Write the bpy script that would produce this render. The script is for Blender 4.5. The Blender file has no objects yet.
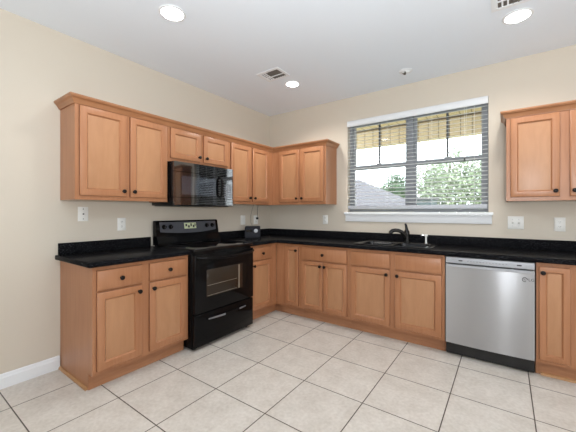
import bpy, bmesh, math, random
from mathutils import Vector, Matrix
PI = math.pi
S = bpy.context.scene
COL = S.collection
rnd = random.Random(7)

# ------------------------------------------------------------------ camera
cam_d = bpy.data.cameras.new('camera'); cam = bpy.data.objects.new('camera', cam_d); COL.objects.link(cam)
cam.location = (2.92, -3.585, 1.2614); cam.rotation_euler = (PI/2, 0, 0.6229)
cam_d.sensor_fit = 'HORIZONTAL'; cam_d.sensor_width = 36.0
cam_d.lens = 303.384/576*36.0
cam_d.shift_y = -(216-211.484)/576
cam_d.clip_start = 0.05; cam_d.clip_end = 300
S.camera = cam

# ------------------------------------------------------------------ sky, sun, large lights, exposure
W = bpy.data.worlds.new('sky'); S.world = W; W.use_nodes = True
bgn = W.node_tree.nodes['Background']
bgn.inputs['Color'].default_value = (0.90, 0.95, 1.0, 1); bgn.inputs['Strength'].default_value = 5.0

def light(name, typ, loc, target, power, col=(1, 1, 1), size=1.0, size_y=None, spread=None):
    d = bpy.data.lights.new(name, typ); d.energy = power; d.color = col
    if typ == 'AREA':
        d.shape = 'RECTANGLE' if size_y else 'DISK'; d.size = size
        if size_y: d.size_y = size_y
        if spread: d.spread = spread
    o = bpy.data.objects.new(name, d); COL.objects.link(o); o.location = loc
    v = Vector(target)-Vector(loc)
    o.rotation_euler = v.to_track_quat('-Z', 'Y').to_euler()
    return o
sun = light('sun', 'SUN', (0, -10, 20), (1.5, -3.0, 10), 1.6, (1, .96, .88)); sun.data.angle = math.radians(2)
light('living_room_daylight', 'AREA', (6.0, -3.0, 1.25), (0.0, -2.2, 0.3), 40, (.95, .98, 1), 2.6, 1.9)
light('added_rear_left_fill', 'AREA', (1.05, -6.3, 1.6), (2.6, 0, 0.4), 12, (.94, .975, 1), 1.5, 2.0)  # unseen fill added behind the camera, also brightens the dishwasher's left edge
light('added_rear_right_fill', 'AREA', (4.9, -6.3, 1.6), (2.0, 0, 0.5), 27, (.94, .975, 1), 1.7, 2.0)  # second half of the added rear fill, kept out of the dishwasher reflection
light('added_ceiling_fill', 'AREA', (3.2, -3.9, 1.4), (3.0, -3.5, 2.7), 96, (.89, .95, 1), 0.5, 0.5)  # added upward fill behind the camera to brighten the ceiling
light('added_streak_lamp', 'AREA', (3.27, -6.28, 1.2), (3.0, 0, 1.0), 4.2, (.93, .97, 1), 0.07, 2.2)  # unseen narrow lamp added to draw the vertical streak on the dishwasher

S.view_settings.view_transform = 'Standard'; S.view_settings.look = 'None'
S.view_settings.gamma = 1.0; S.view_settings.use_curve_mapping = False
S.view_settings.exposure = 0.12

# ------------------------------------------------------------------ materials
def lin(r, g, b):
    f = lambda c: (c/255/12.92) if c/255 <= .04045 else ((c/255+.055)/1.055)**2.4
    return (f(r), f(g), f(b), 1)
def new_mat(name):
    m = bpy.data.materials.new(name); m.use_nodes = True
    return m, m.node_tree.nodes, m.node_tree.links, m.node_tree.nodes['Principled BSDF']
def plain(name, col, rough=.5, metal=0, spec=.5, bump=0, bscale=200, emit=None, coat=0):
    m, n, l, p = new_mat(name)
    p.inputs['Base Color'].default_value = col; p.inputs['Roughness'].default_value = rough
    p.inputs['Metallic'].default_value = metal; p.inputs['Specular IOR Level'].default_value = spec
    if coat: p.inputs['Coat Weight'].default_value = coat; p.inputs['Coat Roughness'].default_value = .05
    tc = n.new('ShaderNodeTexCoord'); nz = n.new('ShaderNodeTexNoise'); nz.inputs['Scale'].default_value = bscale
    l.new(tc.outputs['Object'], nz.inputs['Vector'])
    if bump:
        b = n.new('ShaderNodeBump'); b.inputs['Strength'].default_value = bump; b.inputs['Distance'].default_value = .002
        l.new(nz.outputs['Fac'], b.inputs['Height']); l.new(b.outputs['Normal'], p.inputs['Normal'])
    else:   # faint variation of the gloss
        mr = n.new('ShaderNodeMapRange'); mr.inputs['To Min'].default_value = max(0, rough-.03); mr.inputs['To Max'].default_value = rough+.03
        l.new(nz.outputs['Fac'], mr.inputs['Value']); l.new(mr.outputs['Result'], p.inputs['Roughness'])
    if emit:
        p.inputs['Emission Color'].default_value = emit[0]; p.inputs['Emission Strength'].default_value = emit[1]
    return m
def wood(name, c1, c2, rough=.34, sc=(26, 26, 1.6)):
    m, n, l, p = new_mat(name)
    tc = n.new('ShaderNodeTexCoord'); mp = n.new('ShaderNodeMapping'); mp.inputs['Scale'].default_value = sc
    nz = n.new('ShaderNodeTexNoise'); nz.inputs['Scale'].default_value = 1.6; nz.inputs['Detail'].default_value = 6; nz.inputs['Distortion'].default_value = .6
    mp2 = n.new('ShaderNodeMapping'); mp2.inputs['Scale'].default_value = (3, 3, .8)
    nz2 = n.new('ShaderNodeTexNoise'); nz2.inputs['Scale'].default_value = 1.7; nz2.inputs['Detail'].default_value = 2
    mx = n.new('ShaderNodeMath'); mx.operation = 'MULTIPLY_ADD'; mx.inputs[1].default_value = .55
    m2 = n.new('ShaderNodeMath'); m2.operation = 'MULTIPLY'; m2.inputs[1].default_value = .45
    cr = n.new('ShaderNodeValToRGB'); cr.color_ramp.elements[0].position = .3; cr.color_ramp.elements[1].position = .7
    cr.color_ramp.elements[0].color = c2; cr.color_ramp.elements[1].color = c1
    l.new(tc.outputs['Object'], mp.inputs['Vector']); l.new(tc.outputs['Object'], mp2.inputs['Vector'])
    l.new(mp.outputs['Vector'], nz.inputs['Vector']); l.new(mp2.outputs['Vector'], nz2.inputs['Vector'])
    l.new(nz2.outputs['Fac'], m2.inputs[0]); l.new(nz.outputs['Fac'], mx.inputs[0]); l.new(m2.outputs[0], mx.inputs[2])
    l.new(mx.outputs[0], cr.inputs['Fac']); l.new(cr.outputs['Color'], p.inputs['Base Color'])
    p.inputs['Roughness'].default_value = rough; p.inputs['Specular IOR Level'].default_value = .4
    p.inputs['Coat Weight'].default_value = .12; p.inputs['Coat Roughness'].default_value = .3
    return m
WOODF = wood('maple_frame', lin(179, 126, 90), lin(160, 106, 71))
WOODP = wood('maple_panel', lin(186, 138, 101), lin(170, 122, 86), .34, (15, 15, 3))
WOODT = wood('maple_trim', lin(176, 124, 86), lin(150, 100, 66), .36, (3, 3, 20))
WOODK = wood('maple_toe', lin(180, 128, 92), lin(152, 102, 70), .45, (3, 3, 20))
SHOE = wood('pale_oak_shoe', lin(186, 142, 96), lin(160, 114, 74), .45, (3, 3, 20))
WOODE = wood('shaded_edge', lin(134, 84, 54), lin(112, 66, 42))  # darker wood tone that paints shade onto door and drawer edges
KNOB = plain('dark_bronze', lin(26, 22, 21), .32, .6)
BLACKG = plain('black_gloss_enamel', (.004, .004, .0045, 1), .09, 0, .15)
BLACKGL = plain('black_glass', (.003, .003, .004, 1), .03, 0, .5, bscale=20)
BLACKM = plain('black_plastic', (.012, .012, .013, 1), .38)
FAUC = plain('black_bronze_faucet', (.008, .0075, .007, 1), .2, .1, .35)
SINKM = plain('black_composite_sink', (.008, .008, .009, 1), .2, 0, .3)
WHITEP = plain('white_plastic', lin(232, 231, 226), .35)
SLATM = plain('white_blind', lin(240, 241, 242), .45)
def translucent(m, k):
    n, l = m.node_tree.nodes, m.node_tree.links; p = n['Principled BSDF']; t = n.new('ShaderNodeBsdfTranslucent'); x = n.new('ShaderNodeMixShader')
    t.inputs['Color'].default_value = p.inputs['Base Color'].default_value; x.inputs['Fac'].default_value = k
    l.new(p.outputs[0], x.inputs[1]); l.new(t.outputs[0], x.inputs[2]); l.new(x.outputs[0], n['Material Output'].inputs['Surface'])
translucent(SLATM, .6)
WHITET = plain('white_trim_paint', lin(232, 234, 236), .4)
FRAMEM = plain('grey_window_frame', lin(150, 153, 158), .45)
MUNT = plain('dark_muntin', lin(84, 86, 90), .5)
SILV = plain('silver_strip', lin(176, 178, 183), .45, .25)
CHROME = plain('chrome', lin(205, 207, 210), .12, 1)
DARKSLOT = plain('dark_slot', (.02, .02, .02, 1), .7)
GREYV = plain('vent_interior', lin(104, 98, 92), .8)
CORDM = plain('grey_cord', lin(120, 112, 100), .6)
MWMESH = plain('microwave_window', lin(48, 54, 63), .05, 0, .5, bscale=20); MWMESH.node_tree.nodes['Principled BSDF'].inputs['IOR'].default_value = 2.7
MWBODY = plain('microwave_gloss', (.005, .005, .006, 1), .05, 0, .5, bscale=20); MWBODY.node_tree.nodes['Principled BSDF'].inputs['IOR'].default_value = 2.2

def wall_mat():
    m, n, l, p = new_mat('cream_wall_paint')
    tc = n.new('ShaderNodeTexCoord'); a = n.new('ShaderNodeTexNoise'); a.inputs['Scale'].default_value = 120; a.inputs['Detail'].default_value = 3
    b = n.new('ShaderNodeBump'); b.inputs['Strength'].default_value = .12; b.inputs['Distance'].default_value = .003
    l.new(tc.outputs['Object'], a.inputs['Vector']); l.new(a.outputs['Fac'], b.inputs['Height']); l.new(b.outputs['Normal'], p.inputs['Normal'])
    p.inputs['Base Color'].default_value = lin(208, 198, 183); p.inputs['Roughness'].default_value = .6; p.inputs['Specular IOR Level'].default_value = .25
    return m
WALL = wall_mat()
CEIL = plain('white_ceiling_paint', lin(234, 240, 247), .8, 0, .2, .12, 90)

def floor_mat():
    m, n, l, p = new_mat('beige_floor_tile')
    tc = n.new('ShaderNodeTexCoord'); br = n.new('ShaderNodeTexBrick')
    br.offset = 0; br.squash = 1; br.inputs['Scale'].default_value = 1
    br.inputs['Brick Width'].default_value = .4545; br.inputs['Row Height'].default_value = .4545
    br.inputs['Mortar Size'].default_value = .0036; br.inputs['Mortar Smooth'].default_value = .15; br.inputs['Bias'].default_value = 0
    br.inputs['Color1'].default_value = (1, 1, 1, 1); br.inputs['Color2'].default_value = (.9, .9, .9, 1)
    l.new(tc.outputs['Object'], br.inputs['Vector'])
    n1 = n.new('ShaderNodeTexNoise'); n1.inputs['Scale'].default_value = 7; n1.inputs['Detail'].default_value = 8; n1.inputs['Roughness'].default_value = .65
    n2 = n.new('ShaderNodeTexNoise'); n2.inputs['Scale'].default_value = 45; n2.inputs['Detail'].default_value = 6
    l.new(tc.outputs['Object'], n1.inputs['Vector']); l.new(tc.outputs['Object'], n2.inputs['Vector'])
    ad = n.new('ShaderNodeMath'); ad.operation = 'MULTIPLY_ADD'; ad.inputs[1].default_value = .55
    h = n.new('ShaderNodeMath'); h.operation = 'MULTIPLY'; h.inputs[1].default_value = .45
    l.new(n2.outputs['Fac'], h.inputs[0]); l.new(n1.outputs['Fac'], ad.inputs[0]); l.new(h.outputs[0], ad.inputs[2])
    cr = n.new('ShaderNodeValToRGB'); cr.color_ramp.elements[0].position = .34; cr.color_ramp.elements[1].position = .66
    cr.color_ramp.elements[0].color = lin(198, 189, 178); cr.color_ramp.elements[1].color = lin(222, 215, 206)
    l.new(ad.outputs[0], cr.inputs['Fac'])
    mu = n.new('ShaderNodeMix'); mu.data_type = 'RGBA'; mu.blend_type = 'MULTIPLY'; mu.inputs['Factor'].default_value = .45
    l.new(cr.outputs['Color'], mu.inputs['A']); l.new(br.outputs['Color'], mu.inputs['B'])
    mg = n.new('ShaderNodeMix'); mg.data_type = 'RGBA'; mg.inputs['B'].default_value = lin(82, 71, 62)
    l.new(br.outputs['Fac'], mg.inputs['Factor']); l.new(mu.outputs['Result'], mg.inputs['A'])
    l.new(mg.outputs['Result'], p.inputs['Base Color'])
    bp = n.new('ShaderNodeBump'); bp.invert = True; bp.inputs['Strength'].default_value = .5; bp.inputs['Distance'].default_value = .003
    l.new(br.outputs['Fac'], bp.inputs['Height']); l.new(bp.outputs['Normal'], p.inputs['Normal'])
    p.inputs['Roughness'].default_value = .42; p.inputs['Specular IOR Level'].default_value = .35
    return m
def granite():
    m, n, l, p = new_mat('black_granite')
    tc = n.new('ShaderNodeTexCoord'); v = n.new('ShaderNodeTexNoise'); v.inputs['Scale'].default_value = 150; v.inputs['Detail'].default_value = 4
    l.new(tc.outputs['Object'], v.inputs['Vector'])
    cr = n.new('ShaderNodeValToRGB'); e = cr.color_ramp.elements
    e[0].position = .54; e[0].color = (.004, .004, .005, 1); e[1].position = .72; e[1].color = (.07, .07, .075, 1)
    l.new(v.outputs['Fac'], cr.inputs['Fac']); l.new(cr.outputs['Color'], p.inputs['Base Color'])
    p.inputs['Roughness'].default_value = .25; p.inputs['Specular IOR Level'].default_value = .012
    return m
def stainless():
    m, n, l, p = new_mat('brushed_stainless')
    tc = n.new('ShaderNodeTexCoord'); mp = n.new('ShaderNodeMapping'); mp.inputs['Scale'].default_value = (1.5, 1.5, 260)
    nz = n.new('ShaderNodeTexNoise'); nz.inputs['Scale'].default_value = 2; nz.inputs['Detail'].default_value = 4
    l.new(tc.outputs['Object'], mp.inputs['Vector']); l.new(mp.outputs['Vector'], nz.inputs['Vector'])
    mr = n.new('ShaderNodeMapRange'); mr.inputs['To Min'].default_value = .27; mr.inputs['To Max'].default_value = .288
    l.new(nz.outputs['Fac'], mr.inputs['Value']); l.new(mr.outputs['Result'], p.inputs['Roughness'])
    p.inputs['Base Color'].default_value = lin(176, 176, 178); p.inputs['Metallic'].default_value = 1
    tg = n.new('ShaderNodeTangent'); tg.direction_type = 'RADIAL'; tg.axis = 'Z'
    l.new(tg.outputs['Tangent'], p.inputs['Tangent']); p.inputs['Anisotropic'].default_value = 1.0; p.inputs['Anisotropic Rotation'].default_value = .25
    return m
def glass_pane():
    m, n, l, p = new_mat('clear_window_glass')
    out = n['Material Output']; n.remove(p)
    tr = n.new('ShaderNodeBsdfTransparent'); tr.inputs['Color'].default_value = (.93, .95, .95, 1)
    gl = n.new('ShaderNodeBsdfGlossy'); gl.inputs['Roughness'].default_value = .01
    fr = n.new('ShaderNodeFresnel'); fr.inputs['IOR'].default_value = 1.45
    mx = n.new('ShaderNodeMixShader')
    l.new(fr.outputs['Fac'], mx.inputs['Fac']); l.new(tr.outputs[0], mx.inputs[1]); l.new(gl.outputs[0], mx.inputs[2]); l.new(mx.outputs[0], out.inputs['Surface'])
    return m
FLOOR = floor_mat(); GRAN = granite(); STEEL = stainless(); PANE = glass_pane()

# ------------------------------------------------------------------ mesh helpers
def box(bm, x0, x1, y0, y1, z0, z1, bev=0, seg=2):
    r = bmesh.ops.create_cube(bm, size=1.0)
    vs = r['verts']
    for v in vs:
        v.co = Vector(((x0+x1)/2+v.co.x*(x1-x0), (y0+y1)/2+v.co.y*(y1-y0), (z0+z1)/2+v.co.z*(z1-z0)))
    if bev:
        es = {e for v in vs for e in v.link_edges}
        bmesh.ops.bevel(bm, geom=list(es), offset=bev, segments=seg, affect='EDGES', profile=.5)
    return bm
def prism(bm, pts, axis, a, b):
    """closed 2-D outline pts extruded along axis from a to b"""
    def P(p, t):
        return {'x': (t, p[0], p[1]), 'y': (p[0], t, p[1]), 'z': (p[0], p[1], t)}[axis]
    va = [bm.verts.new(P(p, a)) for p in pts]; vb = [bm.verts.new(P(p, b)) for p in pts]
    fs = [bm.faces.new(va), bm.faces.new(list(reversed(vb)))]
    n = len(pts)
    for i in range(n): fs.append(bm.faces.new((va[i], vb[i], vb[(i+1) % n], va[(i+1) % n])))
    bmesh.ops.recalc_face_normals(bm, faces=fs)
    return bm
def tube(bm, pts, r, n=10, cap=True):
    pts = [Vector(p) for p in pts]; rs = r if isinstance(r, (list, tuple)) else [r]*len(pts)
    rings = []; up = None
    for i, p in enumerate(pts):
        d = (pts[min(i+1, len(pts)-1)]-pts[max(i-1, 0)]).normalized()
        if up is None: up = d.orthogonal().normalized()
        else: up = (up-d*up.dot(d)).normalized()
        s = d.cross(up)
        rings.append([bm.verts.new(p+(up*math.cos(2*PI*k/n)+s*math.sin(2*PI*k/n))*rs[i]) for k in range(n)])
    fs = []
    for a, b in zip(rings, rings[1:]):
        for k in range(n): fs.append(bm.faces.new((a[k], a[(k+1) % n], b[(k+1) % n], b[k])))
    if cap: fs.append(bm.faces.new(list(reversed(rings[0])))); fs.append(bm.faces.new(rings[-1]))
    bmesh.ops.recalc_face_normals(bm, faces=fs)
    return bm
def lathe(bm, prof, center, axis=(0, 0, 1), n=24, sy=1.0):
    """prof: list of (radius, height along axis)"""
    ax = Vector(axis).normalized(); u = ax.orthogonal().normalized(); w = ax.cross(u); c = Vector(center)
    rings = []
    for r, h in prof:
        if r < 1e-6: rings.append([bm.verts.new(c+ax*h)])
        else: rings.append([bm.verts.new(c+ax*h+(u*math.cos(2*PI*k/n)+w*math.sin(2*PI*k/n)*sy)*r) for k in range(n)])
    fs = []
    for a, b in zip(rings, rings[1:]):
        for k in range(n):
            k2 = (k+1) % n
            q = [a[k % len(a)], a[k2 % len(a)], b[k2 % len(b)], b[k % len(b)]]
            q2 = []
            for v in q:
                if v not in q2: q2.append(v)
            if len(q2) > 2: fs.append(bm.faces.new(q2))
    for rg, rv in ((rings[0], 1), (rings[-1], 0)):
        if len(rg) > 2: fs.append(bm.faces.new(list(reversed(rg)) if rv else rg))
    bmesh.ops.recalc_face_normals(bm, faces=fs)
    return bm
def rings_panel(bm, x0, x1, z0, z1, rings, yback):
    """rectangular rings from the back edge to the front: (inset, y); last ring capped"""
    R = [(0, yback)]+rings; vs = []
    for ins, y in R:
        vs.append([bm.verts.new((x, y, z)) for x, z in ((x0+ins, z0+ins), (x1-ins, z0+ins), (x1-ins, z1-ins), (x0+ins, z1-ins))])
    fs = [bm.faces.new(vs[0])]
    for a, b in zip(vs, vs[1:]):
        for k in range(4): fs.append(bm.faces.new((a[k], a[(k+1) % 4], b[(k+1) % 4], b[k])))
    fs.append(bm.faces.new(vs[-1]))
    bmesh.ops.recalc_face_normals(bm, faces=fs)
    return bm
def grid_slab(bm, us, vs, filled, to3, lo, hi, bev=0, bev_test=None, seg=3):
    """watertight slab over the cells filled(i,j) of a grid; to3(u, v, w)"""
    V = {}
    def g(i, j, w):
        k = (i, j, w)
        if k not in V: V[k] = bm.verts.new(to3(us[i], vs[j], (lo, hi)[w]))
        return V[k]
    F = {(i, j) for i in range(len(us)-1) for j in range(len(vs)-1) if filled(i, j)}; fs = []
    for i, j in F:
        for w in (0, 1): fs.append(bm.faces.new((g(i, j, w), g(i+1, j, w), g(i+1, j+1, w), g(i, j+1, w))))
        for di, dj, a, b in ((-1, 0, (i, j), (i, j+1)), (1, 0, (i+1, j), (i+1, j+1)), (0, -1, (i, j), (i+1, j)), (0, 1, (i, j+1), (i+1, j+1))):
            if (i+di, j+dj) not in F: fs.append(bm.faces.new((g(*a, 0), g(*b, 0), g(*b, 1), g(*a, 1))))
    bmesh.ops.recalc_face_normals(bm, faces=fs)
    if bev:
        es = []
        for f in fs:
            for e in f.edges:
                if e not in es and len(e.link_faces) == 2 and abs(e.link_faces[0].normal.dot(e.link_faces[1].normal)) < .5:
                    if bev_test is None or bev_test(e): es.append(e)
        bmesh.ops.bevel(bm, geom=es, offset=bev, segments=seg, affect='EDGES', profile=.5)
    return bm
def B(): return bmesh.new()
def obj(name, bm, mat, parent=None, smooth=True, label=None, kind=None):
    me = bpy.data.meshes.new(name); bm.to_mesh(me); bm.free(); me.materials.append(mat)
    o = bpy.data.objects.new(name, me); COL.objects.link(o)
    if smooth:
        bm = bmesh.new(); bm.from_mesh(me)
        for f in bm.faces:
            f.smooth = True
            if f.calc_area() > .003:      # big flat faces keep their own normal, gentle curves stay smooth
                f.smooth = any(len(e.link_faces) == 2 and 1e-3 < e.calc_face_angle(0) < .38 for e in f.edges)
        bm.to_mesh(me); bm.free()
        me.set_sharp_from_angle(angle=math.radians(46))
    if parent: o.parent = parent
    if label: o['label'] = label
    if kind: o['kind'] = kind
    return o
def tag(o, label, cat, group=None, kind=None):
    o['label'] = label; o['category'] = cat
    if group: o['group'] = group
    if kind: o['kind'] = kind
    return o
def thing(name, label, cat, loc=(0, 0, 0), rz=0, group=None):
    o = bpy.data.objects.new(name, None); COL.objects.link(o); o.empty_display_size = .1
    o.location = loc; o.rotation_euler = (0, 0, rz)
    return tag(o, label, cat, group)
def struct(name, bm, mat, parent=None, smooth=False):
    o = obj(name, bm, mat, parent, smooth)
    o['kind'] = 'structure'
    return o
def text(name, body, size, mat, parent, loc, rot, extrude=.0006):
    cu = bpy.data.curves.new(name, 'FONT'); cu.body = body; cu.size = size; cu.extrude = extrude
    cu.align_x = 'CENTER'; cu.align_y = 'CENTER'
    t = bpy.data.objects.new(name, cu); COL.objects.link(t)
    dg = bpy.context.evaluated_depsgraph_get()
    me = bpy.data.meshes.new_from_object(t.evaluated_get(dg)); bpy.data.objects.remove(t)
    me.materials.clear(); me.materials.append(mat)
    o = bpy.data.objects.new(name, me); COL.objects.link(o); o.parent = parent; o.location = loc; o.rotation_euler = rot
    return o

# ------------------------------------------------------------------ room shell
H = 2.7065
XR, YF = 6.15, -6.45
WX0, WX1, WZ0, WZ1 = 1.28, 2.78, 1.222, 2.403
f_bm = box(B(), 0-.789, XR-.789, YF+1.676, 0+1.676, -.1, 0)
fl = struct('floor', f_bm, FLOOR); fl.location = (.789, -1.676, 0)
CUTS = []
c_bm = box(B(), 0, XR, YF, 0, H, H+.12); struct('ceiling', c_bm, CEIL)
struct('wall_left', box(B(), -.14, 0, YF, .14, -.1, H+.12), WALL)
struct('wall_back', grid_slab(B(), [0, WX0, WX1, XR], [-.1, WZ0, WZ1, H+.12], lambda i, j: not (i == 1 and j == 1), lambda u, v, w: (u, w, v), 0, .14), WALL)
struct('wall_right', box(B(), XR, XR+.14, YF, .14, -.1, H+.12), WALL)
struct('wall_front', box(B(), -.14, XR+.14, YF-.14, YF, -.1, H+.12), WALL)
def baseboard(name, y0, y1):
    pts = [(0, 0), (.015, 0), (.015, .075), (.011, .083), (.009, .098), (.004, .104), (0, .104)]
    struct(name, prism(B(), [(p[0]+.0005, p[1]+.0005) for p in pts], 'y', y0, y1), WHITET)
baseboard('baseboard_left', YF+.01, -2.676)

# ------------------------------------------------------------------ window
win = bpy.data.objects.new('window_1', None); COL.objects.link(win); win['kind'] = 'structure'
win['label'] = 'grey framed double window with two double hung sashes over the sink'
win.location = (WX0, 0, WZ0)
w_, h_ = WX1-WX0, WZ1-WZ0
def wpart(name, bm, mat=FRAMEM, parent=win): 
    o = obj(name, bm, mat, parent, True); return o
sillh = .034
fr = B(); FY0, FY1 = .075, .135
def ringframe(bm, x0, x1, z0, z1, t, y0, y1, tb=None, tt=None):
    tb = tb or t; tt = tt or t
    grid_slab(bm, [x0, x0+t, x1-t, x1], [z0, z0+tb, z1-tt, z1], lambda i, j: not (i == 1 and j == 1), lambda u, v, w: (u, w, v), y0, y1)
    return bm
ringframe(fr, .001, w_-.001, sillh, h_-.001, .032, FY0, FY1, .03, .03)
wpart('outer_frame', fr)
mc = w_/2
wpart('mullion', box(B(), mc-.03, mc+.03, FY0-.006, FY1, sillh+.03, h_-.031, .003))
zm = 1.815-WZ0
for k in (0, 1):
    a = .033 if k == 0 else mc+.03; b = mc-.03 if k == 0 else w_-.033
    up = wpart('upper_sash', ringframe(B(), a+.001, b-.001, zm-.026, h_-.032, .03, .108, .13))
    wpart('glass', box(B(), a+.03, b-.03, .117, .121, zm+.003, h_-.060), PANE, up)
    wpart('muntin', box(B(), (a+b)/2-.0115, (a+b)/2+.0115, .106, .117, zm+.003, h_-.061, .002), MUNT, up)
    lo = wpart('lower_sash', ringframe(B(), a+.001, b-.001, sillh+.031, zm+.024, .03, .08, .104, .05, .046))
    wpart('glass', box(B(), a+.03, b-.03, .090, .094, sillh+.080, zm-.021), PANE, lo)
    wpart('sash_lock', box(B(), (a+b)/2-.03, (a+b)/2+.03, .084, .10, zm+.025, zm+.034, .003), FRAMEM, lo)
# stool and apron
st = struct('trim_1', box(B(), WX0-.035, WX1+.04, -.036, .074, 1.224, 1.254, .005), WHITET); st['label'] = 'white window sill with apron board below'
ap = prism(B(), [(-.0005, 1.1365), (-.013, 1.1365), (-.018, 1.145), (-.018, 1.2), (-.024, 1.212), (-.028, 1.223), (-.0005, 1.223)], 'x', WX0-.022, WX1+.029)
obj('apron', ap, WHITET, st)

# ------------------------------------------------------------------ outdoors
GRASS = plain('lawn', lin(165, 168, 135), .9, 0, .1, .5, 60)
gb = box(B(), -40, 40, .3, 60, -.3, -.2); tag(struct('ground', gb, GRASS), 'green lawn outside the window', 'lawn')
def porch_mat():
    m, n, l, p = new_mat('tan_porch_boards')
    tc = n.new('ShaderNodeTexCoord'); wv = n.new('ShaderNodeTexBrick'); wv.offset = 0
    wv.inputs['Scale'].default_value = 1; wv.inputs['Brick Width'].default_value = .175; wv.inputs['Row Height'].default_value = 30
    wv.inputs['Mortar Size'].default_value = .007; wv.inputs['Color1'].default_value = lin(198, 180, 150); wv.inputs['Color2'].default_value = lin(192, 173, 142)
    wv.inputs['Mortar'].default_value = lin(100, 84, 62)
    mp = n.new('ShaderNodeMapping'); mp.inputs['Location'].default_value = (.1, 15, 0)
    l.new(tc.outputs['Object'], mp.inputs['Vector']); l.new(mp.outputs['Vector'], wv.inputs['Vector']); l.new(wv.outputs['Color'], p.inputs['Base Color'])
    p.inputs['Roughness'].default_value = .8
    return m
PORCH = porch_mat()
PY = 2.5
pr_ = thing('porch_roof', 'tan boarded porch ceiling with a grooved beam beyond the window', 'porch', (1.5, .14, 2.6))
obj('ceiling_boards', box(B(), -4.5, 4.5, .01, PY+.2, .36, .42), PORCH, pr_)
bb_ = box(B(), -4.5, 4.5, PY-.14, PY+.02, .0, .335); obj('beam', bb_, PORCH, pr_)
obj('beam_moulding', box(B(), -4.5, 4.5, PY-.165, PY-.1405, .318, .34, .003), plain('brown_moulding', lin(108, 90, 66), .7), pr_)
pl_ = thing('porch_lamp', 'small dark lamp hanging under the tan porch ceiling outside', 'lamp', (1.77, 2.02, 2.955))
obj('canopy', lathe(B(), [(0, 0), (.045, 0), (.05, -.012), (.012, -.02), (0, -.02)], (0, 0, 0)), BLACKM, pl_)
tm = B()
for s in (-1, 1): tube(tm, [(0, 0, -.018), (s*.06, 0, -.045), (s*.12, 0, -.03), (s*.13, 0, -.012)], .008, 8)
obj('arms', tm, BLACKM, pl_)

def leafmat(name, c1, c2):
    m, n, l, p = new_mat(name)
    tc = n.new('ShaderNodeTexCoord'); nz = n.new('ShaderNodeTexNoise'); nz.inputs['Scale'].default_value = 2.2; nz.inputs['Detail'].default_value = 4
    cr = n.new('ShaderNodeValToRGB'); cr.color_ramp.elements[0].position = .35; cr.color_ramp.elements[1].position = .65
    cr.color_ramp.elements[0].color = c1; cr.color_ramp.elements[1].color = c2
    l.new(tc.outputs['Object'], nz.inputs['Vector']); l.new(nz.outputs['Fac'], cr.inputs['Fac']); l.new(cr.outputs['Color'], p.inputs['Base Color'])
    p.inputs['Roughness'].default_value = .6
    return m
LEAF = leafmat('pale_green_leaves', lin(114, 130, 100), lin(166, 178, 150))
LEAF2 = leafmat('mid_green_leaves', lin(74, 100, 74), lin(112, 134, 104))
BARK = plain('grey_bark', lin(128, 116, 102), .9, 0, .1, .6, 30)
def tree(loc, blobs, nleaf, leaf, mat, label, name='tree'):
    t = thing(name, label, 'tree' if name == 'tree' else 'bush', loc, 0)
    bm = B(); tot = sum(b[3]*b[4]*b[5] for b in blobs)
    for (x, y, z, rx, ry, rz) in blobs:
        for _ in range(max(40, int(nleaf*rx*ry*rz/tot))):
            d = Vector((rnd.gauss(0, 1), rnd.gauss(0, 1), rnd.gauss(0, 1))).normalized()*(rnd.random()**.45)
            c = Vector((x+d.x*rx, y+d.y*ry, z+d.z*rz))
            u = Vector((rnd.gauss(0, 1), rnd.gauss(0, 1), rnd.gauss(0, 1))).normalized(); v = u.orthogonal().normalized()
            s = leaf*rnd.uniform(.6, 1.3)
            bm.faces.new([bm.verts.new(c+q) for q in (-u*s, v*s*.45, u*s, -v*s*.45)])
    obj('foliage', bm, mat, t, False)
    tb = B(); top = max(b[2] for b in blobs)
    tube(tb, [(0, 0, .0), (.03, 0, top*.4), (-.04, .02, top*.75), (.02, 0, top)], [.13, .1, .06, .02], 8)
    for (x, y, z, rx, ry, rz) in blobs[:4]: tube(tb, [(0, 0, z*.5), (x*.5, y*.5, z*.75), (x, y, z)], [.06, .04, .015], 6)
    obj('trunk', tb, BARK, t)
    return t
tree((.55, 14.2, -.2), [(.1, 0, 3.3, 1.3, .9, 1.0), (1.2, .3, 3.1, 1.2, .9, 1.2), (-1.0, .2, 3.2, .9, .9, 1.2), (.0, -.3, 2.2, 1.8, .9, 1.2), (.35, 0, 4.35, .5, .5, .45), (1.5, 0, 3.9, .5, .6, .5), (-.9, 0, 1.9, 1.2, .8, 1.1), (1.3, 0, 2.0, 1.2, .8, 1.2)], 7500, .095, LEAF,
     'big pale leafy tree filling the right half of the window view')
tree((-2.55, 15.5, -.2), [(-.1, 0, 3.1, .55, .5, .85), (-.5, 0, 2.5, .6, .6, .8), (.4, 0, 2.7, .6, .6, .9), (.1, 0, 2.0, .9, .6, .9)], 2600, .10, LEAF2,
     'mid green tree just left of the window mullion, beyond the roof edge')
tree((-4.6, 18, -.2), [(-.9, 0, 2.9, .8, .7, .6), (.2, 0, 2.7, .9, .7, .6), (1.2, 0, 2.3, .8, .7, .7)], 1700, .10, LEAF2,
     'low distant tree showing above the slope of the grey roof')
tree((4.2, 15.5, -.2), [(0, 0, 2.6, 1.5, 1.2, 1.7), (-.5, 0, 3.4, 1.0, .9, .9)], 2000, .11, LEAF2,
     'darker green tree beyond the right edge of the window')
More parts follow.
